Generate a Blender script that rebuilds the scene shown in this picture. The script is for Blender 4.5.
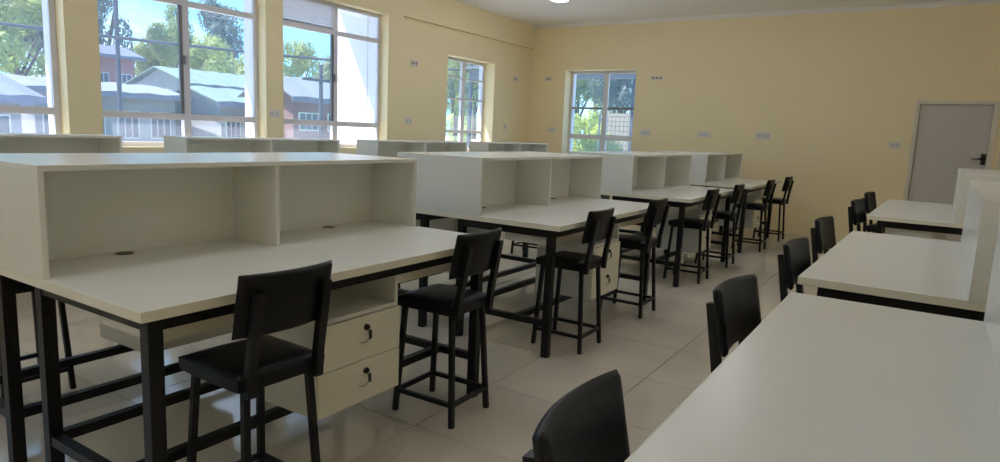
import bpy, bmesh, math, random
from mathutils import Vector, Matrix
random.seed(7)
scene = bpy.context.scene
for o in list(bpy.data.objects):
    bpy.data.objects.remove(o)
COL = scene.collection

# ------------------------------------------------------------------ camera
def make_camera():
    f, yaw, pitch, roll, H = 658.99, 32.65, 8.567, 2.446, 1.4732
    ya, pi, ro = (math.radians(v) for v in (yaw, pitch, roll))
    fw = Vector((-math.sin(ya)*math.cos(pi), math.cos(ya)*math.cos(pi), -math.sin(pi)))
    r = Vector((math.cos(ya), math.sin(ya), 0)); u = r.cross(fw)
    r2 = math.cos(ro)*r + math.sin(ro)*u
    u2 = -math.sin(ro)*r + math.cos(ro)*u
    cd = bpy.data.cameras.new('camera'); cd.sensor_width = 36; cd.lens = f/1000*36
    cd.clip_start = .05; cd.clip_end = 600
    c = bpy.data.objects.new('camera', cd); COL.objects.link(c)
    m = Matrix((r2, u2, -fw)).transposed().to_4x4(); m.translation = (0, 0, H)
    c.matrix_world = m
    scene.camera = c
make_camera()

# ------------------------------------------------------------------ light and exposure
EXPOSURE = 0.0
SKY = 1.9
SUN = 15
LAMP = 9.2
scene.view_settings.view_transform = 'Standard'
scene.view_settings.look = 'None'
scene.view_settings.gamma = 1
scene.view_settings.use_curve_mapping = False
scene.view_settings.exposure = EXPOSURE
scene.cycles.use_denoising = True
scene.cycles.max_bounces = 12
scene.cycles.diffuse_bounces = 8
scene.cycles.transparent_max_bounces = 16
scene.cycles.sample_clamp_indirect = 6

def make_world():
    w = bpy.data.worlds.new('sky'); scene.world = w; w.use_nodes = True
    nt = w.node_tree; nt.nodes.clear()
    N = nt.nodes.new; L = nt.links.new
    out = N('ShaderNodeOutputWorld'); bg = N('ShaderNodeBackground')
    tc = N('ShaderNodeTexCoord'); sep = N('ShaderNodeSeparateXYZ'); L(tc.outputs['Generated'], sep.inputs[0])
    ramp = N('ShaderNodeValToRGB'); e = ramp.color_ramp.elements
    e[0].position = 0.0; e[0].color = (.30, .76, 1.08, 1)
    e[1].position = .75; e[1].color = (.16, .52, 1.10, 1)
    L(sep.outputs[2], ramp.inputs[0])
    nz = N('ShaderNodeTexNoise'); nz.inputs['Scale'].default_value = 3.2; nz.inputs['Detail'].default_value = 6
    mp = N('ShaderNodeMapping'); mp.inputs['Scale'].default_value = (1, 1, 2.6)
    L(tc.outputs['Generated'], mp.inputs[0]); L(mp.outputs[0], nz.inputs['Vector'])
    cr = N('ShaderNodeValToRGB'); cr.color_ramp.elements[0].position = .52; cr.color_ramp.elements[1].position = .70
    L(nz.outputs['Fac'], cr.inputs[0])
    mx = N('ShaderNodeMix'); mx.data_type = 'RGBA'; mx.inputs[7].default_value = (.85, 1.02, 1.15, 1)
    L(cr.outputs[0], mx.inputs[0]); L(ramp.outputs[0], mx.inputs[6])
    L(mx.outputs[2], bg.inputs[0]); bg.inputs[1].default_value = SKY
    L(bg.outputs[0], out.inputs[0])
make_world()
def make_sun():
    ld = bpy.data.lights.new('sun', 'SUN'); ld.energy = SUN; ld.angle = .009; ld.color = (1, .97, .92)
    o = bpy.data.objects.new('sun', ld); COL.objects.link(o)
    d = Vector((-1, -.8, 2.05))
    o.rotation_euler = d.to_track_quat('Z', 'Y').to_euler(); o.location = (-20, -15, 40)
make_sun()

# ------------------------------------------------------------------ materials
M = {}
def mat(name, col, rough=.5, var=0, vscale=8, bump=0, bscale=60, metal=0, spec=.5, objvar=0, stretch=None):
    m = bpy.data.materials.new(name); m.use_nodes = True; M[name] = m
    nt = m.node_tree; b = nt.nodes['Principled BSDF']; N = nt.nodes.new; L = nt.links.new
    b.inputs['Base Color'].default_value = (*col, 1); b.inputs['Roughness'].default_value = rough
    b.inputs['Metallic'].default_value = metal; b.inputs['Specular IOR Level'].default_value = spec
    tc = N('ShaderNodeTexCoord'); src = tc.outputs['Object']
    if stretch:
        mp = N('ShaderNodeMapping'); mp.inputs['Scale'].default_value = stretch
        L(src, mp.inputs[0]); src = mp.outputs[0]
    last = None
    if var:
        nz = N('ShaderNodeTexNoise'); nz.inputs['Scale'].default_value = vscale; nz.inputs['Detail'].default_value = 5
        L(src, nz.inputs['Vector'])
        mx = N('ShaderNodeMix'); mx.data_type = 'RGBA'
        mx.inputs[6].default_value = (*[c*(1-var) for c in col], 1); mx.inputs[7].default_value = (*[min(1, c*(1+var)) for c in col], 1)
        L(nz.outputs['Fac'], mx.inputs[0]); last = mx.outputs[2]
    if objvar:
        oi = N('ShaderNodeObjectInfo'); mr = N('ShaderNodeMapRange')
        mr.inputs[3].default_value = 1-objvar; mr.inputs[4].default_value = 1+objvar
        L(oi.outputs['Random'], mr.inputs[0])
        mm = N('ShaderNodeMix'); mm.data_type = 'RGBA'; mm.blend_type = 'MULTIPLY'; mm.inputs[0].default_value = 1
        if last: L(last, mm.inputs[6])
        else: mm.inputs[6].default_value = (*col, 1)
        L(mr.outputs[0], mm.inputs[7]); last = mm.outputs[2]
    if last: L(last, b.inputs['Base Color'])
    if bump:
        nb = N('ShaderNodeTexNoise'); nb.inputs['Scale'].default_value = bscale; nb.inputs['Detail'].default_value = 3
        L(src, nb.inputs['Vector'])
        bp = N('ShaderNodeBump'); bp.inputs['Strength'].default_value = bump; bp.inputs['Distance'].default_value = .01
        L(nb.outputs['Fac'], bp.inputs['Height']); L(bp.outputs[0], b.inputs['Normal'])
    return m
mat('laminate', (.77, .77, .71), .27, .02, 3, .03, 300)
mat('edging', (.80, .77, .64), .4, .02, 10)
mat('black_steel', (.0045, .0045, .005), .42, .15, 12, .05, 200, spec=.35)
mat('vinyl', (.0035, .0035, .0045), .38, .15, 20, .12, 220, spec=.28)
mat('grommet', (.07, .055, .035), .5, .1, 20)
mat('chrome', (.35, .34, .32), .25, 0, metal=1)
mat('lock_black', (.01, .01, .01), .3, .1, 20)
mat('wall_paint', (.87, .745, .47), .6, .025, 1.6, .05, 90)
mat('white_paint', (.64, .65, .66), .6, .04, 2, .05, 60)
mat('ceiling_paint', (.90, .875, .865), .8, .02, 2)
mat('cornice', (.84, .81, .77), .6, .02, 3)
mat('tile', (.63, .57, .465), .10, .15, 1.7, .02, 8, objvar=.05)
mat('grout', (.26, .23, .19), .9, .1, 30)
mat('aluminium', (.70, .69, .74), .4, .03, 5)
mat('aluminium_dark', (.18, .18, .20), .45, .05, 5, metal=.3)
mat('door_leaf', (.56, .53, .49), .45, .03, 3, stretch=(6, 6, .6))
mat('door_frame', (.70, .64, .54), .5, .02, 4)
mat('plate', (.72, .68, .62), .4, .02, 6)
mat('plate_dark', (.30, .24, .16), .6, .1, 20)
mat('plate_grey', (.56, .54, .52), .4, .02, 6)
mat('lamp_body', (.75, .75, .74), .4, .02, 6)
mat('grass', (.20, .25, .06), .9, .35, .6)
mat('yard', (.44, .44, .44), .9, .2, .5)
mat('roof_green', (.13, .18, .16), .5, .08, 1.5)
mat('roof_white', (.17, .175, .20), .5, .08, 1.5)
mat('roof_grey', (.12, .125, .17), .5, .1, 1.5)
mat('fascia', (.13, .14, .20), .5, .1, 3)
mat('shed_wall', (.26, .26, .28), .8, .08, 1)
mat('brick_red', (.20, .10, .09), .9, .25, 6)
mat('pink_wall', (.34, .16, .15), .8, .06, 1)
mat('shed_window', (.06, .07, .10), .15, .1, 3)
mat('pole', (.05, .055, .075), .7, .2, 5)
mat('bark', (.10, .075, .055), .9, .3, 8, .4, 30)
mat('mesh_wire', (.30, .28, .26), .6, .1, 10)
mat('beige_wall', (.28, .24, .20), .8, .06, 1.5)
mat('car_paint', (.62, .62, .66), .25, .02, 3)
mat('car_dark', (.10, .11, .16), .25, .05, 3)
mat('tyre', (.02, .02, .02), .8, .1, 20)
def leaf_mat(name, col):
    m = mat(name, col, .6, .4, 1.2, objvar=.2)
    nt = m.node_tree; b = nt.nodes['Principled BSDF']; out = nt.nodes['Material Output']
    t = nt.nodes.new('ShaderNodeBsdfTranslucent'); t.inputs[0].default_value = (*[min(1, c*1.3) for c in col], 1)
    s = nt.nodes.new('ShaderNodeMixShader'); s.inputs[0].default_value = .35
    nt.links.new(b.outputs[0], s.inputs[1]); nt.links.new(t.outputs[0], s.inputs[2]); nt.links.new(s.outputs[0], out.inputs[0])
leaf_mat('leaf_yellow', (.27, .32, .10))
leaf_mat('leaf_bright', (.40, .46, .10))
leaf_mat('leaf_green', (.17, .23, .10))
leaf_mat('leaf_dark', (.11, .16, .15))
def glass_mat():
    m = bpy.data.materials.new('glass'); m.use_nodes = True; M['glass'] = m
    nt = m.node_tree; nt.nodes.clear(); N = nt.nodes.new; L = nt.links.new
    out = N('ShaderNodeOutputMaterial'); tr = N('ShaderNodeBsdfTransparent'); tr.inputs[0].default_value = (.97, .98, 1, 1)
    gl = N('ShaderNodeBsdfGlossy'); gl.inputs['Roughness'].default_value = .02
    lw = N('ShaderNodeLayerWeight'); lw.inputs[0].default_value = .5
    pw = N('ShaderNodeMath'); pw.operation = 'POWER'; pw.inputs[1].default_value = 4; L(lw.outputs['Facing'], pw.inputs[0])
    fr = N('ShaderNodeMath'); fr.operation = 'MULTIPLY_ADD'; fr.inputs[1].default_value = .6; fr.inputs[2].default_value = .006; L(pw.outputs[0], fr.inputs[0])
    mx = N('ShaderNodeMixShader'); L(fr.outputs[0], mx.inputs[0]); L(tr.outputs[0], mx.inputs[1]); L(gl.outputs[0], mx.inputs[2])
    # pale veil: dusty glass, with window glare and haze put into it
    veil = N('ShaderNodeBsdfTranslucent'); veil.inputs[0].default_value = (.85, .86, 1, 1)
    tc = N('ShaderNodeTexCoord'); nz = N('ShaderNodeTexNoise'); nz.inputs['Scale'].default_value = 2.5; nz.inputs['Detail'].default_value = 6
    L(tc.outputs['Object'], nz.inputs['Vector'])
    mr = N('ShaderNodeMapRange'); mr.inputs[3].default_value = .03; mr.inputs[4].default_value = .09; L(nz.outputs['Fac'], mr.inputs[0])
    m2 = N('ShaderNodeMixShader'); L(mr.outputs[0], m2.inputs[0]); L(mx.outputs[0], m2.inputs[1]); L(veil.outputs[0], m2.inputs[2])
    L(m2.outputs[0], out.inputs[0])
glass_mat()
def lamp_mat(name, power):
    m = bpy.data.materials.new(name); m.use_nodes = True; M[name] = m
    nt = m.node_tree; nt.nodes.clear()
    o = nt.nodes.new('ShaderNodeOutputMaterial'); e = nt.nodes.new('ShaderNodeEmission')
    e.inputs[0].default_value = (.94, .98, 1.07, 1); e.inputs[1].default_value = power
    nt.links.new(e.outputs[0], o.inputs[0])
lamp_mat('lamp_glow', LAMP)

# ------------------------------------------------------------------ mesh helpers
def box(bm, x0, x1, y0, y1, z0, z1):
    if x0 > x1: x0, x1 = x1, x0
    if y0 > y1: y0, y1 = y1, y0
    v = [bm.verts.new(p) for p in ((x0,y0,z0),(x1,y0,z0),(x1,y1,z0),(x0,y1,z0),(x0,y0,z1),(x1,y0,z1),(x1,y1,z1),(x0,y1,z1))]
    for f in ((0,3,2,1),(4,5,6,7),(0,1,5,4),(1,2,6,5),(2,3,7,6),(3,0,4,7)):
        bm.faces.new([v[i] for i in f])
    return v
def frame_of(a, b):
    z = (b-a).normalized()
    x = Vector((0,1,0)) if abs(z.z) > .7 else Vector((0,0,1))
    y = z.cross(x).normalized(); x = y.cross(z).normalized()
    return x, y
def bar(bm, a, b, wx, wy, wx2=None, wy2=None):
    """square section bar from a to b"""
    a, b = Vector(a), Vector(b); x, y = frame_of(a, b)
    wx2 = wx if wx2 is None else wx2; wy2 = wy if wy2 is None else wy2
    r = []
    for c, p, q in ((a, wx, wy), (b, wx2, wy2)):
        r.append([bm.verts.new(c + x*sx*p/2 + y*sy*q/2) for sx, sy in ((-1,-1),(1,-1),(1,1),(-1,1))])
    for i in range(4):
        bm.faces.new((r[0][i], r[0][(i+1)%4], r[1][(i+1)%4], r[1][i]))
    bm.faces.new(r[0][::-1]); bm.faces.new(r[1])
def tube(bm, a, b, r0, r1=None, n=10):
    a, b = Vector(a), Vector(b); x, y = frame_of(a, b); r1 = r0 if r1 is None else r1
    ring = [[bm.verts.new(c + (x*math.cos(2*math.pi*i/n) + y*math.sin(2*math.pi*i/n))*r) for i in range(n)] for c, r in ((a, r0), (b, r1))]
    for i in range(n):
        bm.faces.new((ring[0][i], ring[0][(i+1)%n], ring[1][(i+1)%n], ring[1][i]))
    bm.faces.new(ring[0][::-1]); bm.faces.new(ring[1])
def obj(name, bm, material, parent=None, bevel=0, smooth=False, seg=2):
    bmesh.ops.recalc_face_normals(bm, faces=bm.faces)
    if bevel:
        bmesh.ops.bevel(bm, geom=list(bm.edges), offset=bevel, segments=seg, affect='EDGES', profile=.5)
    me = bpy.data.meshes.new(name); bm.to_mesh(me); bm.free()
    if smooth:
        for p in me.polygons: p.use_smooth = True
    me.materials.append(M[material])
    o = bpy.data.objects.new(name, me); COL.objects.link(o)
    if parent: o.parent = parent
    return o
def pbox(name, material, parent, x0, x1, y0, y1, z0, z1, bevel=0):
    bm = bmesh.new(); box(bm, x0, x1, y0, y1, z0, z1)
    return obj(name, bm, material, parent, bevel)
def empty(name, loc=(0,0,0), rz=0):
    o = bpy.data.objects.new(name, None); COL.objects.link(o)
    o.location = loc; o.rotation_euler = (0, 0, rz); o.empty_display_size = .1
    return o
def tag(o, label=None, cat=None, group=None, kind=None):
    for k, v in (('label', label), ('category', cat), ('group', group), ('kind', kind)):
        if v: o[k] = v
    return o
KIDS = {}
def children(o):
    return [c for c in COL.objects if c.parent is o]
def snapshot(o):
    """plain tree of an object and its parts, for cheap copies"""
    return (o, [snapshot(c) for c in children(o)])
def copy_tree(t, parent=None):
    o, kids = t
    c = o.copy(); COL.objects.link(c)
    if parent: c.parent = parent
    for k in kids: copy_tree(k, c)
    return c

# ------------------------------------------------------------------ room shell
XW, XWR = -6.903, -6.965     # window wall face, and its recessed part
XF, XO = -7.09, -7.32        # window frame plane, outer face
YF = 11.75; YB = -3.6; XR = 2.3; ZC = 3.59
def panel_with_holes(bm, a0, a1, z0, z1, holes, put):
    """fills the rectangle with boxes around holes (a0,a1,z0,z1)"""
    As = sorted({a0, a1, *[h[0] for h in holes], *[h[1] for h in holes]})
    Zs = sorted({z0, z1, *[h[2] for h in holes], *[h[3] for h in holes]})
    for i in range(len(As)-1):
        run = None
        for j in range(len(Zs)-1):
            am, zm = (As[i]+As[i+1])/2, (Zs[j]+Zs[j+1])/2
            hole = any(h[0] < am < h[1] and h[2] < zm < h[3] for h in holes)
            if not hole:
                if run is None: run = Zs[j]
            if hole or j == len(Zs)-2:
                end = Zs[j] if hole else Zs[j+1]
                if run is not None: put(As[i], As[i+1], run, end)
                run = None
def S(o): return tag(o, kind='structure')
SILL, HEAD = 1.155, 3.105
BIG = [(-3.25, -1.32), (-1.03, .90), (1.19, 3.098), (3.404, 5.337), (5.595, 7.50)]
W4 = (9.025, 10.455, 1.10, 2.72)
XF4 = -7.215               # the small window sits deeper in its wall
W5 = (-6.158, -4.70, 1.10, 2.715)
big_holes = [(a, b, SILL, HEAD) for a, b in BIG]
bm = bmesh.new()
panel_with_holes(bm, YB, 7.83, 0, ZC, big_holes, lambda a, b, z0, z1: box(bm, XF, XW, a, b, z0, z1))
panel_with_holes(bm, 7.83, YF+.02, 0, ZC, [W4], lambda a, b, z0, z1: box(bm, XF4, XWR, a, b, z0, z1))
wall_left = S(obj('wall_left', bm, 'wall_paint'))
S(pbox('trim_1', 'wall_paint', None, XWR, XW, 7.83, YF, 3.14, ZC))
bm = bmesh.new()
panel_with_holes(bm, YB-.3, 7.83, -.4, 3.66, big_holes, lambda a, b, z0, z1: box(bm, XO, XF, a, b, z0, z1))
panel_with_holes(bm, 7.83, YF+.48, -.4, 3.66, [W4], lambda a, b, z0, z1: box(bm, XO, XF4, a, b, z0, z1))
S(obj('wall_left_outside', bm, 'white_paint'))
bm = bmesh.new()
YFO = YF+.28
panel_with_holes(bm, XF, XR, 0, ZC, [W5, (-.215, .685, -1, 2.15)], lambda a, b, z0, z1: box(bm, a, b, YF, YFO, z0, z1))
S(obj('wall_far', bm, 'wall_paint'))
bm = bmesh.new()
panel_with_holes(bm, XO, XR+.3, -.4, 3.66, [W5], lambda a, b, z0, z1: box(bm, a, b, YFO, YFO+.2, z0, z1))
S(obj('wall_far_outside', bm, 'white_paint'))
S(pbox('wall_right', 'wall_paint', None, XR, XR+.25, YB, YF, 0, ZC))
S(pbox('wall_back', 'wall_paint', None, XF, XR+.25, YB-.25, YB, 0, ZC))
S(pbox('ceiling', 'ceiling_paint', None, XF, XR+.25, YB-.25, YFO, ZC, ZC+.12))
S(pbox('roof_slab', 'white_paint', None, -7.98, XR+.6, YB-1, YFO+.6, 3.71, 3.9))
S(pbox('eave', 'white_paint', None, -7.98, XO, YB-1, YFO+.6, 3.3, 3.71))
S(pbox('wing_wall', 'white_paint', None, -8.0, XO, 7.49, 7.72, -.4, 3.3))
# coving along the far wall: stepped quarter profile
bm = bmesh.new(); prof = [(0, -.062), (.012, -.062), (.016, -.052), (.03, -.03), (.05, -.014), (.06, -.010), (.06, 0), (0, 0)]
va = [bm.verts.new((XW, YF-p, ZC+q)) for p, q in prof]; vb = [bm.verts.new((XR, YF-p, ZC+q)) for p, q in prof]
for i in range(len(prof)): bm.faces.new((va[i], va[(i+1)%8], vb[(i+1)%8], vb[i]))
bm.faces.new(va); bm.faces.new(vb[::-1])
S(obj('trim_2', bm, 'cornice'))
# skirting
S(pbox('baseboard_far', 'wall_paint', None, XWR, -.25, YF-.012, YF, 0, .08))
S(pbox('baseboard_left', 'wall_paint', None, XW, XW+.012, YB, 7.83, 0, .08))

# floor of square tiles
floor = S(pbox('floor', 'grout', None, XF, XR+.1, YB-.1, YF+.02, -.12, -.006))
TP = .69; x0t, y0t = -2.01, 3.107
bm = bmesh.new(); box(bm, -TP/2+.002, TP/2-.002, -TP/2+.002, TP/2-.002, -.008, 0)
first = None; spots = []
i0 = int(math.floor((XW-x0t)/TP)); i1 = int(math.ceil((XR-x0t)/TP)); j0 = int(math.floor((YB-y0t)/TP)); j1 = int(math.ceil((YF-y0t)/TP))
for i in range(i0, i1):
    for j in range(j0, j1):
        x, y = x0t+(i+.5)*TP, y0t+(j+.5)*TP
        if x-TP/2 < XW or y+TP/2 > YF or x+TP/2 > XR or y-TP/2 < YB: spots.append((9e9, x, y)); continue
        cam = scene.camera.matrix_world.inverted() @ Vector((x, y, 0))
        infront = cam.z < -.3 and abs(cam.x/cam.z)*659 < 560 and abs(cam.y/cam.z)*659 < 330
        spots.append((cam.length if infront else 1e3+cam.length, x, y))
spots.sort()
tile = obj('tile', bm, 'tile', floor)
rest = bmesh.new(); n_t = 0
for k, (d, x, y) in enumerate(spots):
    if d < 1e3 and n_t < 295:
        o = tile if n_t == 0 else tile.copy()
        if n_t: COL.objects.link(o)
        o.location = (x, y, 0); n_t += 1
    else:
        h = TP/2-.002
        box(rest, max(x-h, XW), min(x+h, XR), max(y-h, YB), min(y+h, YF), -.008, 0)
tag(obj('tile_field', rest, 'tile', floor), kind='stuff')

# ------------------------------------------------------------------ windows
def pane(root, x, a0, a1, z0, z1, along='y'):
    if along == 'y': o = pbox('pane', 'glass', root, x-.003, x+.003, a0, a1, z0, z1)
    else: o = pbox('pane', 'glass', root, a0, a1, x-.003, x+.003, z0, z1)
    return o
def big_window(n, y0, y1):
    w = S(empty('window_%d' % n, (XF, y0, SILL)))
    def fr(name, a0, a1, z0, z1, d0=-.03, d1=.03, m='aluminium'):
        o = pbox(name, m, w, d0, d1, a0-y0, a1-y0, z0-SILL, z1-SILL, .004); return o
    c = (y0+y1)/2+(.06 if n == 3 else .03); e = .055; m = .042
    fr('jamb', y0, y0+e, SILL, HEAD); fr('jamb', y1-e, y1, SILL, HEAD)
    fr('sill_rail', y0+e, y1-e, SILL, SILL+.05); fr('head_rail', y0+e, y1-e, HEAD-.05, HEAD)
    fr('mullion', c-m, c+m, SILL+.05, HEAD-.05)
    L0, L1 = (y0+e, c-m), (c+m, y1-e)
    for a0, a1 in (L0, L1):
        fr('transom', a0, a1, 1.452, 1.522); fr('transom', a0, a1, 2.69, 2.755)
    def pn(a0, a1, z0, z1, x=0.): pane(w, x, a0-y0, a1-y0, z0-SILL, z1-SILL)
    for a0, a1 in (L0, L1):
        pn(a0, a1, SILL+.05, 1.452); 
    pn(*L1, 1.522, 2.69); pn(*L1, 2.755, HEAD-.05)
    # sliding sash in the near half
    a0, a1 = L0
    sash = fr('sash', a1-.04, a1, 1.522, 2.69, .01, .045, 'aluminium_dark')
    pn(a0, a1-.04, 1.522, 2.69)
    fr('latch', a1-.015, a1+.012, 2.06, 2.16, .045, .062, 'aluminium_dark')
    fr('latch', c+.0, c+.028, 2.06, 2.16, .03, .05, 'aluminium')
    # louvre blades above the near half
    k = 8
    for i in range(k):
        z = 2.755 + (i+.5)*(HEAD-.05-2.755)/k
        bm = bmesh.new()
        q = [(.026, .013), (.029, .011), (-.026, -.013), (-.029, -.011)]
        A = [bm.verts.new((p, a0-y0, z-SILL+s)) for p, s in q]; B = [bm.verts.new((p, a1-y0, z-SILL+s)) for p, s in q]
        for j in range(4): bm.faces.new((A[j], A[(j+1)%4], B[(j+1)%4], B[j]))
        bm.faces.new(A[::-1]); bm.faces.new(B)
        obj('louvre_blade', bm, 'aluminium', w)
    return w
for n, (a, b) in enumerate(BIG[2:]): big_window(n+1, a, b)
big_window(6, *BIG[1]); big_window(7, *BIG[0])
# small window in the window wall
w = S(empty('window_4', (XF4, W4[0], W4[2])))
def fr4(name, a0, a1, z0, z1, d0=-.025, d1=.025, m='aluminium'):
    return pbox(name, m, w, d0, d1, a0-W4[0], a1-W4[0], z0-W4[2], z1-W4[2], .004)
y0, y1, z0, z1 = W4; c = 9.80
fr4('jamb', y0, y0+.05, z0, z1); fr4('jamb', y1-.05, y1, z0, z1); fr4('head_rail', y0+.05, y1-.05, z1-.05, z1); fr4('sill_rail', y0+.05, y1-.05, z0, z0+.05)
fr4('mullion', c-.05, c+.05, z0+.05, z1-.05)
for a0, a1 in ((y0+.05, c-.05), (c+.05, y1-.05)):
    for z in (2.38, 2.02): fr4('glazing_bar', a0, a1, z-.014, z+.014)
    fr4('transom', a0, a1, 1.42, 1.47)
    for q0, q1 in ((z0+.05, 1.42), (1.47, 2.006), (2.034, 2.366), (2.394, z1-.05)):
        pane(w, 0, a0-W4[0], a1-W4[0], q0-W4[2], q1-W4[2])
# small window in the far wall
w5 = S(empty('window_5', (W5[0], YFO, W5[2])))
def fr5(name, a0, a1, z0, z1, d0=-.025, d1=.025, m='aluminium'):
    return pbox(name, m, w5, a0-W5[0], a1-W5[0], d0, d1, z0-W5[2], z1-W5[2], .004)
x0, x1, z0, z1 = W5; c = -5.40
fr5('jamb', x0, x0+.05, z0, z1); fr5('jamb', x1-.05, x1, z0, z1); fr5('head_rail', x0+.05, x1-.05, z1-.05, z1); fr5('sill_rail', x0+.05, x1-.05, z0, z0+.05)
fr5('mullion', c-.05, c+.05, z0+.05, z1-.05)
for a0, a1 in ((x0+.05, c-.05), (c+.05, x1-.05)):
    fr5('glazing_bar', a0, a1, 1.985, 2.02, m='aluminium_dark'); fr5('transom', a0, a1, 1.40, 1.49)
    for q0, q1 in ((z0+.05, 1.40), (1.49, 1.985), (2.02, z1-.05)):
        pane(w5, 0, a0-W5[0], a1-W5[0], q0-W5[2], q1-W5[2], 'x')

# ------------------------------------------------------------------ door
d = S(empty('door_1', (-.215, YF, 0)))
def dr(name, m, a0, a1, y0, y1, z0, z1, par=None, bev=.003): return pbox(name, m, par or d, a0+.186, a1+.186, y0, y1, z0, z1, bev)
dr('frame_jamb', 'door_frame', -.229, -.18, -.02, .12, 0, 2.19); dr('frame_jamb', 'door_frame', .708, .78, -.02, .12, 0, 2.19)
dr('frame_head', 'door_frame', -.18, .708, -.02, .12, 2.142, 2.19)
leaf = dr('leaf', 'door_leaf', -.178, .706, .02, .062, .008, 2.14)
bm = bmesh.new(); box(bm, .83, .89, .008, .02, 1.29, 1.45); hp = obj('handle_plate', bm, 'lock_black', leaf, .003)
bm = bmesh.new(); tube(bm, (.86, .014, 1.38), (.86, -.045, 1.38), .011); tube(bm, (.875, -.045, 1.38), (.71, -.045, 1.372), .011, .008)
obj('lever_handle', bm, 'lock_black', leaf, smooth=True)
# second door frame beyond the jamb
d2 = S(empty('door_2', (.815, YF, 0)))
pbox('frame_jamb', 'door_frame', d2, 0, .06, -.02, 0, 0, 2.157, .003); pbox('frame_head', 'door_frame', d2, .06, .92, -.02, 0, 2.108, 2.157, .003)
pbox('frame_jamb', 'door_frame', d2, .92, .98, -.02, 0, 0, 2.157, .003)
pbox('leaf', 'door_leaf', d2, .062, .918, -.008, 0, .008, 2.106)

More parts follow.
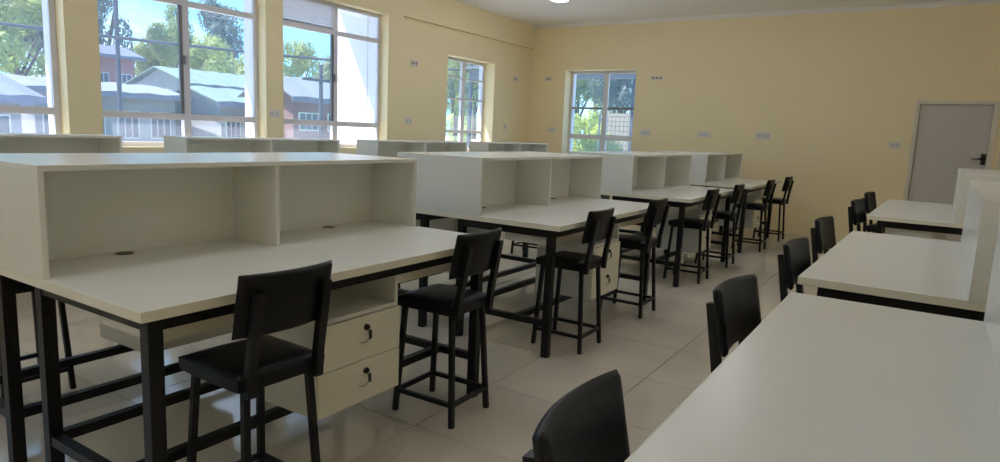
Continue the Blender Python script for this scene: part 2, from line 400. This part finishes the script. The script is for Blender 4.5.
# ------------------------------------------------------------------ lab benches
W, LB, TOPZ, SH = .987, 1.97, .90, 1.295
def half_bench(root, s, L, shelf='open', double=False):
    """one seating side; front edge at local x = s*W, benches run along +y from 0 to L"""
    def X(a, b): return (s*a, s*b)
    def pb(name, m, x, y0, y1, z0, z1, par=root, bev=0): return pbox(name, m, par, x[0], x[1], y0, y1, z0, z1, bev)
    top = pb('worktop', 'laminate', X(.001, W-.002), .002, L-.002, TOPZ-.034, TOPZ, bev=.0015)
    pb('edge_band', 'edging', X(W-.002, W), 0, L, TOPZ-.034, TOPZ-.001, top)
    pb('edge_band', 'edging', X(.001, W), 0, .002, TOPZ-.034, TOPZ-.001, top)
    pb('edge_band', 'edging', X(.001, W), L-.002, L, TOPZ-.034, TOPZ-.001, top)
    zt = TOPZ-.034
    fx, ix, e = W-.10, .17, .085
    for x in (fx, ix):
        for y in (e, L-e): pb('leg', 'black_steel', X(x-.025, x+.025), y-.025, y+.025, 0, zt, bev=.003)
    for y in (e, L-e):
        pb('apron_rail', 'black_steel', X(ix+.025, fx-.025), y-.02, y+.02, zt-.060, zt)
        pb('foot_rail', 'black_steel', X(ix+.025, fx-.025), y-.02, y+.02, .21, .25, bev=.002)
    for x in (fx, ix): pb('apron_rail', 'black_steel', X(x-.02, x+.02), e+.025, L-e-.025, zt-.060, zt)
    for x in (.645, ix): pb('foot_rail', 'black_steel', X(x-.02, x+.02), e+.02, L-e-.02, .21, .25, bev=.002)
    # hanging pedestal: open cubby above two locked drawers
    p0, p1, xb, xf = .39*L, .39*L+.50, .40, .865
    ped = empty('drawer_pedestal'); ped.parent = root; t = .018
    pb('side_panel', 'laminate', X(xb, xf), p0, p0+t, .252, zt-.061, ped); pb('side_panel', 'laminate', X(xb, xf), p1-t, p1, .252, zt-.061, ped)
    pb('back_panel', 'laminate', X(xb, xb+t), p0+t, p1-t, .252, zt-.061, ped); pb('bottom_panel', 'laminate', X(xb+t, xf), p0+t, p1-t, .252, .27, ped)
    pb('cubby_shelf', 'laminate', X(xb+t, xf), p0+t, p1-t, .648, .666, ped)
    for z0, z1 in ((.256, .445), (.449, .645)):
        pb('drawer_front', 'edging', X(xf, xf+.018), p0+.002, p1-.002, z0, z1, ped, .0015)
        yc = p0+.275; zl = z1-.05; xo = xf+.018
        bm = bmesh.new(); tube(bm, (s*xo, yc, zl), (s*(xo+.012), yc, zl), .014, n=14); tube(bm, (s*(xo+.012), yc, zl), (s*(xo+.02), yc, zl), .006, n=8)
        obj('lock', bm, 'lock_black', ped)
        bm = bmesh.new(); bar(bm, (s*(xo+.019), yc+.006, zl-.012), (s*(xo+.019), yc+.01, zl-.052), .018, .005, .012, .005); obj('key', bm, 'lock_black', ped)
        bm = bmesh.new(); q = 10; pts = [Vector((s*(xo+.016), yc-.055+.07*i/q, zl-.055-.012*math.sin(math.pi*i/q)+.012*i/q)) for i in range(q+1)]
        for i in range(q): bar(bm, pts[i], pts[i+1], .003, .003)
        obj('key_ring', bm, 'chrome', ped)
    # shallow pencil trays beside the pedestal
    for y0, y1 in ((.12, p0-.01), (p1+.01, L-.12)):
        tr = empty('pencil_tray'); tr.parent = root
        pb('tray_front', 'edging', X(.83, .848), y0, y1, .745, zt-.062, tr); pb('tray_side', 'laminate', X(.52, .83), y0, y0+.015, .745, zt-.062, tr)
        pb('tray_side', 'laminate', X(.52, .83), y1-.015, y1, .745, zt-.062, tr); pb('tray_bottom', 'laminate', X(.52, .83), y0+.015, y1-.015, .745, .757, tr)
        pb('tray_back', 'laminate', X(.505, .52), y0, y1, .745, zt-.062, tr)
    # upper shelf box
    t = .020; D = .375
    sh = root.get('_shelf'); un = empty('upper_shelf'); un.parent = root
    if shelf == 'open':
        x_in, x_out = (.035, D) if double else (.0, D)
        for y0 in (0, L-t): pb('end_panel', 'laminate', X(.0005 if double else 0, D), y0, y0+t, TOPZ+.0005, SH-t, un)
        pb('divider', 'laminate', X(.05, D-.004), L/2-.009, L/2+.009, TOPZ+.0005, SH-t, un)
        pb('back_panel', 'laminate', X(.035, .05) if double else X(.001, .018), t, L-t, TOPZ+.0005, SH-t, un)
        pb('shelf_top', 'laminate', X(.0005 if double else 0, D), 0, L, SH-t, SH, un, .0015)
        for y in (.42, 1.55):
            bm = bmesh.new(); n = 20; r = .036
            tube(bm, (s*.095, y, TOPZ), (s*.095, y, TOPZ+.004), r, r*.9, n); obj('cable_grommet', bm, 'grommet', root)
    else:
        x_f = W-.615
        a, b = x_f-D, x_f
        for y0 in (0, L-t): pb('end_panel', 'laminate', X(a, b-t), y0, y0+t, TOPZ+.0005, SH-t, un)
        pb('front_panel', 'laminate', X(b-t, b), 0, L, TOPZ+.0005, SH-t, un)
        pb('divider', 'laminate', X(a, b-t), L/2-.009, L/2+.009, TOPZ+.0005, SH-t, un)
        pb('shelf_top', 'laminate', X(a, b), 0, L, SH-t, SH, un, .0015)
def bench(name_loc, sides, L=LB, shelf='open', rz=0):
    b = empty('lab_bench', name_loc, rz)
    for s in sides: half_bench(b, s, L, shelf, len(sides) > 1)
    return b
XC = -1.898-W
b0 = bench((XC, 1.0175, 0), (1, -1))
b1s = snapshot(b0)
ROW1Y = [1.0175, 3.656, 6.363, 9.017]
lab1 = ['wide white double lab bench with open shelves, nearest of the middle row',
        'white double lab bench second in the middle row, behind the two nearest stools',
        'white double lab bench third in the middle row, before the bench at the wall',
        'white double lab bench at the far wall end of the middle row']
for i, y in enumerate(ROW1Y):
    o = b0 if i == 0 else copy_tree(b1s)
    o.location.y = y; tag(o, lab1[i], 'lab bench', 'double benches of the middle row')
s0 = bench((-6.352, ROW1Y[0], 0), (1,))
s0s = snapshot(s0)
lab0 = ['white single lab bench by the leftmost window, its shelf top cut by the frame',
        'white single lab bench under the wide middle window with trees behind',
        'white single lab bench under the window with the louvred vent',
        'white single lab bench in the far left corner under the small window']
for i, y in enumerate((1.13, 3.70, 6.32, 8.87)):
    o = s0 if i == 0 else copy_tree(s0s)
    o.location.y = y; tag(o, lab0[i], 'lab bench', 'single benches along the window wall')
for (xe, y, L, rz, lab) in ((-.395, .785, LB, 0, 'pale lab bench in the right foreground, its bare worktop filling the corner'),
                            (-.425, 3.105, 2.02, math.radians(-1.1), 'pale lab bench second in the right row, with raised closed shelf'),
                            (-.392, 6.40, 2.30, math.radians(-1.2), 'pale lab bench in the right row in front of the grey door')):
    o = bench((xe+W, y, 0), (-1,), L, 'closed', rz)
    if rz: o.location.x = xe + W*math.cos(rz); o.location.y = y + W*math.sin(rz)
    tag(o, lab, 'lab bench', 'benches of the right row')

# ------------------------------------------------------------------ stools
def make_stool():
    r = empty('counter_stool')      # faces local +x, back rest towards -x
    # cushion with softened edges and slightly domed top
    bm = bmesh.new(); n = 8; hw = .188; zt, zb = .64, .578
    top = {}; bot = {}
    def prof(u):  # superellipse-like softening
        return u
    for i in range(n+1):
        for j in range(n+1):
            u, v = -1+2*i/n, -1+2*j/n
            x, y = u*hw, v*hw
            k = max(abs(u), abs(v)); cx = 1-.035*(abs(u)*abs(v))**2
            z = zt - .018*(k**6) + .004*(1-k)
            top[i, j] = bm.verts.new((x*cx, y*cx, z)); bot[i, j] = bm.verts.new((x*cx*.985, y*cx*.985, zb))
    for i in range(n):
        for j in range(n):
            bm.faces.new((top[i,j], top[i+1,j], top[i+1,j+1], top[i,j+1])); bm.faces.new((bot[i,j], bot[i,j+1], bot[i+1,j+1], bot[i+1,j]))
    for i in range(n):
        for (a, b) in (((i,0),(i+1,0)), ((i+1,n),(i,n)), ((0,i+1),(0,i)), ((n,i),(n,i+1))):
            bm.faces.new((top[a], bot[a], bot[b], top[b]))
    cush = obj('seat_cushion', bm, 'vinyl', r)
    for p in cush.data.polygons: p.use_smooth = p.normal.z > .7
    bm = bmesh.new(); box(bm, -.165, .165, -.15, .15, .565, .579); obj('seat_plate', bm, 'black_steel', r)
    feet = {}
    for sx in (1, -1):
        for sy in (1, -1):
            bm = bmesh.new(); a = Vector((sx*.148, sy*.133, .57)); b = Vector((sx*.183, sy*.158, 0))
            bar(bm, a, b, .026, .026); obj('leg', bm, 'black_steel', r, .003)
            feet[sx, sy] = a.lerp(b, .80)
    for (a, b) in (((1,1),(1,-1)), ((-1,1),(-1,-1)), ((1,1),(-1,1)), ((1,-1),(-1,-1))):
        bm = bmesh.new(); p, q = feet[a], feet[b]; dd = (q-p).normalized()*.012; bar(bm, p+dd, q-dd, .022, .020); obj('stretcher', bm, 'black_steel', r)
    # curved back pad leaning away
    for sy in (1, -1):
        bm = bmesh.new(); pts = [Vector((-.186, sy*.142, .555)), Vector((-.194, sy*.141, .66)), Vector((-.240, sy*.136, .925))]
        for i in range(2): bar(bm, pts[i], pts[i+1], .034, .028)
        obj('back_post', bm, 'black_steel', r)
    bm = bmesh.new(); nu, nv = 18, 12; hw = .190; z0, z1 = .762, .985
    def ease(t):          # grid lines crowd towards the rounded rim
        return math.sin(t*math.pi/2)*.55 + t*.45
    def P(i, j, side):
        u = ease(-1+2*i/nu); v = .5+.5*ease(-1+2*j/nv)
        y = u*hw; z = z0+(z1-z0)*v; x = -.196-.044*v + .032*u*u
        d = min((1-abs(u))*hw, (.5-abs(v-.5))*(z1-z0)); q = min(1, d/.017)
        return Vector((x + side*(.001+.016*math.sqrt(1-(1-q)**2)), y, z))
    F = {}; B = {}
    for i in range(nu+1):
        for j in range(nv+1):
            F[i,j] = bm.verts.new(P(i, j, 1)); B[i,j] = bm.verts.new(P(i, j, -1))
    for i in range(nu):
        for j in range(nv):
            bm.faces.new((F[i,j], F[i+1,j], F[i+1,j+1], F[i,j+1])); bm.faces.new((B[i,j], B[i,j+1], B[i+1,j+1], B[i+1,j]))
    for i in range(nu):
        bm.faces.new((F[i,0], B[i,0], B[i+1,0], F[i+1,0])); bm.faces.new((F[i,nv], F[i+1,nv], B[i+1,nv], B[i,nv]))
    for j in range(nv):
        bm.faces.new((F[0,j], F[0,j+1], B[0,j+1], B[0,j])); bm.faces.new((F[nu,j], B[nu,j], B[nu,j+1], F[nu,j+1]))
    pad = obj('back_pad', bm, 'vinyl', r)
    for p in pad.data.polygons: p.use_smooth = True
    return r
st = make_stool(); st_s = snapshot(st); st_used = [False]
def stool(x, y, deg, label, group):
    o = st if not st_used[0] else copy_tree(st_s)
    st_used[0] = True
    o.location = (x, y, 0); o.rotation_euler = (0, 0, math.radians(deg)); tag(o, label, 'stool', group)
G1 = 'stools on the aisle side of the middle row'
stool(-2.0, 1.475, 178, 'black padded stool partly covering the locked drawers of the nearest middle bench', G1)
stool(-2.03, 2.66, 181, 'black padded stool right of the two locked drawers of the nearest middle bench', G1)
stool(-2.025, 4.10, 180, 'black padded stool beside the near leg of the second middle bench', G1)
stool(-2.03, 5.24, 180, 'black padded stool past the keyed drawers of the second middle bench', G1)
stool(-2.04, 6.91, 180, 'black padded stool beside the near leg of the third middle bench', G1)
stool(-2.04, 8.03, 180, 'black padded stool at the far half of the third middle bench', G1)
stool(-1.98, 9.55, 180, 'black padded stool at the near half of the farthest middle bench', G1)
stool(-1.96, 10.80, 178, 'black padded stool closest to the yellow far wall, at the last middle bench', G1)
G2 = 'stools on the right row'
stool(-.285, 1.095, 4, 'black stool with curved back cut by the bottom edge of the picture', G2)
stool(-.315, 2.36, -6, 'black stool tucked in at the far end of the right foreground bench', G2)
stool(-.315, 3.62, -6, 'black stool at the near half of the second bench on the right', G2)
stool(-.345, 4.93, -7, 'black stool at the far half of the second bench on the right', G2)
stool(-.31, 6.95, -8, 'black stool at the near half of the bench before the door', G2)
stool(-.30, 8.30, -8, 'black stool at the far half of the bench before the door', G2)
G3 = 'stools on the window side of the middle row'
stool(-3.93, 1.47, 0, 'black stool seen under the nearest bench through its table legs', G3)
stool(-3.93, 4.10, 0, 'black stool on the window side of the second middle bench', G3)
stool(-3.99, 6.95, 4, 'black stool on the window side of the third middle bench', G3)

# ------------------------------------------------------------------ ceiling light and added fill lights
LG = 'linear ceiling lights'
def ceiling_or_fill_light(x, y, label, glow='lamp_glow'):
    o = empty('ceiling_or_fill_light', (x, y, ZC))
    pbox('housing', 'lamp_body', o, -.05, .05, -.62, .62, -.03, 0, .004)
    pbox('diffuser', glow, o, -.10, .10, -.60, .60, -.115, -.03, .012)
    tag(o, label, 'ceiling light', LG)
    return o
ceiling_or_fill_light(-5.0, 8.70, 'bright white linear ceiling light near the far left corner of the ceiling')
for x, y, where in ((-4.3, 5.5, 'window wall row, between second and third bench'), (-5.0, -1.2, 'window wall row, behind the camera'),
                    (-1.95, 8.7, 'far end of the middle row'), (-1.95, 5.5, 'second bench of the middle row'), (-2.5, 2.5, 'nearest bench of the middle row'), (-1.95, -1.2, 'middle row, behind the camera'),
                    (1.1, 5.5, 'second bench of the right row'), (.9, -2.5, 'right row, behind the camera')):  # unseen lamps, added to brighten the room beyond what the windows give
    ceiling_or_fill_light(x, y, 'unseen fill light added above the ' + where)

# ------------------------------------------------------------------ sockets and plates on the walls
PG = 'electrical plates on the walls'
def plate_left(y, z, xw, w, h, kind, label):
    o = empty('socket_plate', (xw, y, z))
    pbox('cover', 'plate', o, 0, .010, -w/2, w/2, -h/2, h/2, .002)
    n = 2 if w > .12 else 1
    for i in range(n):
        c = (i-(n-1)/2)*w*.48
        pbox('outlet', 'plate_dark' if kind == 'open' else 'plate_grey', o, .010, .0125, c-w*.13, c+w*.13, -h*.2, h*.2)
    tag(o, label, 'wall socket', PG)
def plate_far(x, z, w, h, kind, label):
    o = empty('socket_plate', (x, YF, z))
    pbox('cover', 'plate', o, -w/2, w/2, -.010, 0, -h/2, h/2, .002)
    n = 3 if w > .2 else (2 if w > .12 else 1)
    for i in range(n):
        c = (i-(n-1)/2)*w*.32
        pbox('outlet', 'plate_dark' if kind == 'open' else 'plate_grey', o, c-w*.1, c+w*.1, -.0125, -.010, -h*.2, h*.2)
    tag(o, label, 'wall socket', PG)
plate_left(5.455, 1.575, XW, .15, .09, 'shut', 'white double socket plate on the pillar between the two big windows')
plate_left(8.16, 2.48, XWR, .17, .10, 'open', 'small cream plate with two dark holes high left of the small window')
plate_left(8.05, 1.58, XWR, .16, .10, 'shut', 'white socket plate low on the wall left of the small window')
plate_left(11.19, 2.50, XWR, .14, .10, 'open', 'small cream plate with two holes high up beside the room corner')
plate_left(10.87, 1.57, XWR, .08, .12, 'open', 'narrow dark switch outlet low between small window and room corner')
plate_far(-6.53, 2.55, .17, .09, 'open', 'dark holed plate on the far wall just right of the corner, high up')
plate_far(-6.40, 1.55, .17, .10, 'shut', 'white socket plate on the far wall left of its window')
plate_far(-4.30, 2.55, .22, .08, 'open', 'plate with three dark holes high on the far wall right of its window')
plate_far(-4.45, 1.565, .20, .10, 'shut', 'white socket plate low on the far wall just right of its window')
plate_far(-3.37, 1.57, .20, .10, 'shut', 'white socket plate in the middle of the far wall above the third bench')
plate_far(-2.38, 1.585, .22, .11, 'shut', 'white socket plate on the far wall above the last middle bench')
plate_far(-.466, 1.525, .15, .10, 'shut', 'white light switch plate on the far wall left of the door')

# ------------------------------------------------------------------ outside
GZ = -.45
S(pbox('yard_ground', 'yard', None, -140, 60, -60, 160, GZ-.2, GZ))
bm = bmesh.new(); box(bm, -40, -7.6, 12.6, 60, GZ, GZ+.02); S(obj('lawn', bm, 'grass'))
def shed(name, x, y, rz, length, depth, zeave, zridge, roofm, wallm, label, nwin=6, fasc='fascia', win=(.35, .75)):
    """long building, facade on local +x side, running along local y"""
    o = empty(name, (x, y, GZ), rz)
    pbox('wall', wallm, o, -depth, 0, 0, length, 0, zeave)
    for s in (0, 1):
        bm = bmesh.new(); nr = int(length/.9); ov = .6
        xa, za, xb, zb = ((ov, zeave-.02) if s == 0 else (-depth-ov, zeave-.02)) + (-depth/2, zridge)
        A = []; k = nr*2
        for i in range(k+1):
            yy = -.5+(length+1)*i/k; dz = .05*(i % 2)
            A.append((bm.verts.new((xa, yy, za+dz)), bm.verts.new((xb, yy, zb+dz)), bm.verts.new((xb, yy, zb+dz-.06)), bm.verts.new((xa, yy, za+dz-.06))))
        for i in range(k):
            p, q = A[i], A[i+1]
            for j in range(4): bm.faces.new((p[j], p[(j+1) % 4], q[(j+1) % 4], q[j]))
        bm.faces.new(A[0]); bm.faces.new(A[-1][::-1])
        obj('roof_sheet', bm, roofm, o)
    pbox('fascia_board', fasc, o, .55, .62, -.5, length+.5, zeave-.22, zeave-.02)
    bm = bmesh.new(); 
    for yy in (0, length):
        v = [bm.verts.new((a, yy+b, c)) for b in (-.05, .05) for a, c in ((0, zeave), (-depth, zeave), (-depth/2, zridge-.05))]
        bm.faces.new(v[:3]); bm.faces.new(v[3:][::-1])
        for i in range(3): bm.faces.new((v[i], v[(i+1)%3], v[3+(i+1)%3], v[3+i]))
    obj('gable', bm, wallm, o)
    for i in range(nwin):
        c = (i+.5)*length/nwin; hw = length/nwin*.33
        f = pbox('window', 'white_paint', o, 0, .05, c-hw, c+hw, zeave*win[0], zeave*win[1])
        for q in range(3):
            a = c-hw+.05+q*(2*hw-.05)/3
            pbox('pane', 'shed_window', f, .05, .06, a, a+(2*hw-.2)/3, zeave*win[0]+.05, zeave*win[1]-.05)
    tag(o, label, 'building')
    return o
shed('long_shed', -28, 11.4, math.radians(-3), 5.3, 5, 2.85, 3.3, 'roof_white', 'shed_wall', 'low shed with pale lilac roof in the near half of the middle window', 4)
shed('windowed_shed', -26, 17.75, math.radians(-3), 3.3, 4, 2.7, 3.35, 'roof_green', 'shed_wall', 'small shed with a row of windows in the far half of the middle window', 3)
shed('green_roof_shed', -37, 23.4, math.radians(-3), 8.0, 7, 3.95, 5.0, 'roof_green', 'shed_wall', 'long shed with pale green sheet roof seen through the middle window', 5)
shed('low_shed', -24, 2.0, math.radians(2), 7.5, 5, 2.4, 3.2, 'roof_grey', 'shed_wall', 'low grey roofed shed seen through the leftmost window', 4)
shed('pink_house', -48, 22.9, 0, 3.1, 4, 6.0, 6.8, 'roof_grey', 'pink_wall', 'pink walled house between the trees beyond the middle window', 2, win=(.6, .8))
shed('brick_shed', -21.5, 17.9, math.radians(-2), 4.4, 2.4, 2.95, 3.8, 'roof_white', 'brick_red', 'brick walled shed with white roof seen through the louvred window', 3, win=(.55, .8))

# trees
def crown_mesh(name, seed, n, matname, leaf=.24):
    rnd = random.Random(seed); bm = bmesh.new(); blobs = []
    for k in range(16):
        a = rnd.random()*6.283; rr = rnd.random()**.6*.72; z = rnd.uniform(-.55, .75)
        rr *= math.sqrt(max(.1, 1-z*z*.9)); blobs.append((rr*math.cos(a), rr*math.sin(a), z, rnd.uniform(.26, .42)))
    for k in range(n):
        b = blobs[k % 16]
        d = Vector((rnd.gauss(0, 1), rnd.gauss(0, 1), rnd.gauss(0, 1))).normalized()
        c = Vector(b[:3]) + d*b[3]*rnd.uniform(.75, 1.05)
        t = d.orthogonal().normalized(); t.rotate(Matrix.Rotation(rnd.random()*6.283, 3, d)); u = d.cross(t)
        t = (t + d*rnd.uniform(-.5, .5)).normalized(); s = leaf*rnd.uniform(.12, .26)
        vs = [bm.verts.new(c + t*s*p + u*s*.6*q) for p, q in ((-1, 0), (-.1, -.8), (1, 0), (-.1, .8))]
        bm.faces.new(vs)
    me = bpy.data.meshes.new(name); bm.to_mesh(me); bm.free(); me.materials.append(M[matname])
    return me
crowns = {'bright': [crown_mesh('crown_b0', 71, 6000, 'leaf_bright')],
          'yellow': [crown_mesh('crown_y%d' % i, 11+i, 6000, 'leaf_yellow') for i in range(2)],
          'green': [crown_mesh('crown_g%d' % i, 31+i, 6000, 'leaf_green') for i in range(2)],
          'dark': [crown_mesh('crown_d%d' % i, 51+i, 6000, 'leaf_dark') for i in range(2)]}
tcount = [0]
def tree(x, y, h, r, kind, label, low=.32):
    o = empty('tree', (x, y, GZ)); tcount[0] += 1
    bm = bmesh.new(); zc = h*(.5+low/2); p = Vector((0, 0, 0)); q = Vector((random.uniform(-.2, .2), random.uniform(-.2, .2), zc*.7))
    tube(bm, p, q, h*.022, h*.014, 7)
    for k in range(4):
        a = k*1.57+random.random(); e = Vector((math.cos(a)*r*.5, math.sin(a)*r*.5, zc+h*.08*random.random()))
        tube(bm, p.lerp(q, .75+.06*k), e, h*.010, h*.004, 5)
    obj('trunk', bm, 'bark', o)
    c = bpy.data.objects.new('crown', random.choice(crowns[kind])); COL.objects.link(c); c.parent = o
    c.location = (0, 0, zc); c.scale = (r, r, h*(1-low)/2*1.05); c.rotation_euler = (0, 0, random.random()*6.28)
    tag(o, label, 'tree', 'trees outside the windows')
T = [(-38, 15.0, 9, 3.0, 'yellow', 'yellow green tree filling the leftmost window'),
     (-50, 19.4, 12, 3.4, 'green', 'taller green tree behind in the leftmost window'),
     (-54, 27.0, 14, 2.3, 'dark', 'tall dark bluish tree behind the utility pole'),
     (-53, 31.0, 9.8, 2.7, 'yellow', 'round yellow green tree right of the pink house'),
     (-60, 36.6, 12.6, 2.7, 'green', 'tall green tree behind the middle window mullion'),
     (-66, 45.0, 14.4, 3.1, 'dark', 'tall dark tree on the skyline behind the green roofed shed'),
     (-48, 32.2, 8.2, 2.6, 'yellow', 'yellow green tree behind the pale green roof'),
     (-50, 37.0, 8.6, 2.6, 'yellow', 'yellow green tree at the right end of the green roof'),
     (-54, 45.2, 9.8, 2.9, 'yellow', 'yellow green tree at the left of the louvred window'),
     (-56, 51.6, 9.6, 3.0, 'green', 'green tree in the middle of the louvred window'),
     (-20.5, 27.4, 6.6, 1.5, 'yellow', 'yellow green tree in the left panes of the small window'),
     (-24, 34.0, 8.0, 1.7, 'green', 'green tree in the right panes of the small window'),
     (-32, 42.4, 11, 2.1, 'yellow', 'pale tree deep behind the small window in the window wall'),
     (-16.9, 34.0, 7.4, 2.2, 'green', 'green tree in the left half of the far wall window'),
     (-13.4, 31.5, 7.4, 1.9, 'dark', 'bluish green tree in the right half of the far wall window'),
     (-19.5, 42, 10, 2.6, 'yellow', 'yellow green tree deep behind the far wall window')]
for t in T: tree(*t)
def bush(x, y, r, h, kind, label):
    o = empty('bush', (x, y, GZ))
    c = bpy.data.objects.new('foliage', crowns[kind][0]); COL.objects.link(c); c.parent = o
    c.location = (0, 0, h/2); c.scale = (r, r, h/2*1.1)
    bm = bmesh.new(); tube(bm, (0, 0, 0), (0, 0, h*.5), .05, .03, 6); obj('stem', bm, 'bark', o)
    tag(o, label, 'bush', 'bushes on the lawn outside')
bush(-9.7, 21.4, 1.0, 2.1, 'bright', 'bright yellow green bush low in the left half of the far wall window')
bush(-9.9, 17.4, .8, 1.5, 'bright', 'small bright bush at the bottom left of the far wall window')
bush(-7.9, 17.6, .8, 1.45, 'bright', 'small bright bush at the bottom right of the far wall window')
bush(-15.9, 21.6, .7, 1.7, 'bright', 'bright bush low in the left pane of the small window')

bush(-13.2, 27.4, 1.5, 3.0, 'bright', 'wide pale bush behind the left half of the far wall window')
bush(-17.0, 38.9, 1.8, 3.6, 'green', 'green bush far behind the mullion of the far wall window')
bush(-27.5, 37.6, 1.7, 3.2, 'bright', 'wide pale bush far behind the small window')
# utility poles and cables
def pole(x, y, h, label, r=.13):
    o = empty('utility_pole', (x, y, GZ))
    bm = bmesh.new(); tube(bm, (0, 0, 0), (0, 0, h), r, r*.75, 10); obj('shaft', bm, 'pole', o)
    bm = bmesh.new(); bar(bm, (0, -.9, h-.6), (0, .9, h-.6), .1, .1); obj('crossarm', bm, 'pole', o)
    for yy in (-.8, 0, .8):
        bm = bmesh.new(); tube(bm, (0, yy, h-.55), (0, yy, h-.36), .04, .03, 8); obj('insulator', bm, 'white_paint', o)
    tag(o, label, 'utility pole')
pole(-22, 11.4, 9, 'dark utility pole standing in the near half of the middle window', .075)
pole(-20.3, 18.25, 4.2, 'short dark pole beside the mullion of the louvred window', .10)
pole(-14.5, 20.2, 8, 'dark utility pole in the right panes of the small window', .09)
def cable(a, b, sag, label, r=.03):
    a, b = Vector(a), Vector(b); bm = bmesh.new(); n = 16; pts = [a.lerp(b, i/n) - Vector((0, 0, sag*4*(i/n)*(1-i/n))) for i in range(n+1)]
    for i in range(n): tube(bm, pts[i], pts[i+1], r, n=6)
    tag(obj('overhead_cable', bm, 'pole'), label, 'cable')
cable((-19.6, -14, 3.9), (-19.2, 26, 4.3), .55, 'dark overhead cable crossing all three big windows', .045)
# covered walkway and mesh fence behind the far wall window
o = empty('covered_walkway', (-12.6, 18.4, GZ))
for xx in (0, 2.6, 5.2):
    pbox('post', 'pole', o, xx-.04, xx+.04, -.04, .04, 0, 3.6)
pbox('roof_beam', 'fascia', o, -.5, 6.2, -.1, .1, 3.6, 3.9); pbox('roof_sheet', 'roof_grey', o, -.6, 6.3, -.6, 2.2, 3.9, 3.98)
tag(o, 'dark blue edged walkway roof across the top of the far wall window', 'walkway')
o = empty('mesh_fence', (-9.1, 19.9, GZ))
for xx in (0, 1.5, 3.0): pbox('post', 'mesh_wire', o, xx-.03, xx+.03, -.03, .03, 0, 2.6)
for i in range(22):
    bm = bmesh.new(); tube(bm, (i*.14, 0, .3), (i*.14, 0, 2.6), .010, n=4); obj('wire', bm, 'mesh_wire', o)
for i in range(16):
    bm = bmesh.new(); tube(bm, (0, 0, .3+i*.15), (3, 0, .3+i*.15), .010, n=4); obj('wire', bm, 'mesh_wire', o)
tag(o, 'wire mesh fence in the lower right pane of the far wall window', 'fence')
S(pbox('boundary_wall', 'beige_wall', None, -10.75, -5, 24.0, 24.2, GZ, 2.35))
# parked cars behind the small window
def car(x, y, rz, m, label):
    o = empty('parked_car', (x, y, GZ), rz)
    bm = bmesh.new(); pr = [(-2.1, .35), (-2.12, .8), (-1.9, .95), (-1.25, 1.0), (-.7, 1.42), (.9, 1.45), (1.6, 1.0), (2.05, .9), (2.1, .35)]
    A = [bm.verts.new((a, -.82, b)) for a, b in pr]; B = [bm.verts.new((a, .82, b)) for a, b in pr]
    for i in range(9): bm.faces.new((A[i], A[(i+1)%9], B[(i+1)%9], B[i]))
    bm.faces.new(A); bm.faces.new(B[::-1]); obj('body', bm, m, o, .05)
    for sy in (-1, 1):
        bm = bmesh.new(); v = [bm.verts.new((a, sy*.835, b)) for a, b in ((-1.05, 1.02), (-.62, 1.36), (.8, 1.38), (1.3, 1.02))]; q = [bm.verts.new((p.co.x, sy*.815, p.co.z)) for p in v]
        bm.faces.new(v); bm.faces.new(q[::-1])
        for i in range(4): bm.faces.new((v[i], v[(i+1)%4], q[(i+1)%4], q[i]))
        obj('side_window', bm, 'shed_window', o)
        for a in (-1.3, 1.3):
            bm = bmesh.new(); tube(bm, (a, sy*.65, .33), (a, sy*.86, .33), .33, n=16); obj('wheel', bm, 'tyre', o)
    tag(o, label, 'car', 'cars parked outside')
car(-17.6, 23.6, 1.2, 'car_dark', 'dark parked car low in the left pane of the small window')
car(-20.6, 30.6, 1.0, 'car_paint', 'pale parked car low in the right pane of the small window')

# ------------------------------------------------------------------ labels of the setting
for n, l, c in (('floor', 'floor of glossy beige square tiles with thin dark joints', 'floor'), ('ceiling', 'plain pale grey ceiling above the room', 'ceiling'),
                ('wall_left', 'cream yellow wall with the row of big windows', 'wall'), ('wall_far', 'cream yellow far wall with one window and a grey door', 'wall'),
                ('wall_left_outside', 'white painted outer face of the window wall', 'wall'), ('wing_wall', 'white sunlit wall standing out beyond the louvred window', 'wall'),
                ('trim_1', 'cream beam ledge along the window wall above the small window', 'beam'), ('trim_2', 'pale coving between far wall and ceiling', 'coving'),
                ('window_1', 'leftmost big aluminium window cut by the picture edge', 'window'), ('window_2', 'big aluminium window with roofs and trees behind', 'window'),
                ('window_3', 'big aluminium window with a louvred vent at its top left', 'window'), ('window_4', 'small deep set window in the window wall', 'window'),
                ('window_5', 'small window in the far wall with a mesh fence behind', 'window'), ('door_1', 'grey door with black lever handle in a cream frame', 'door'),
                ('door_2', 'second door frame at the right picture edge', 'door'), ('boundary_wall', 'beige garden wall behind the mesh fence', 'wall'),
                ('yard_ground', 'pale paved yard outside the windows', 'ground'), ('lawn', 'green lawn behind the small windows', 'lawn')):
    tag(bpy.data.objects[n], l, c)
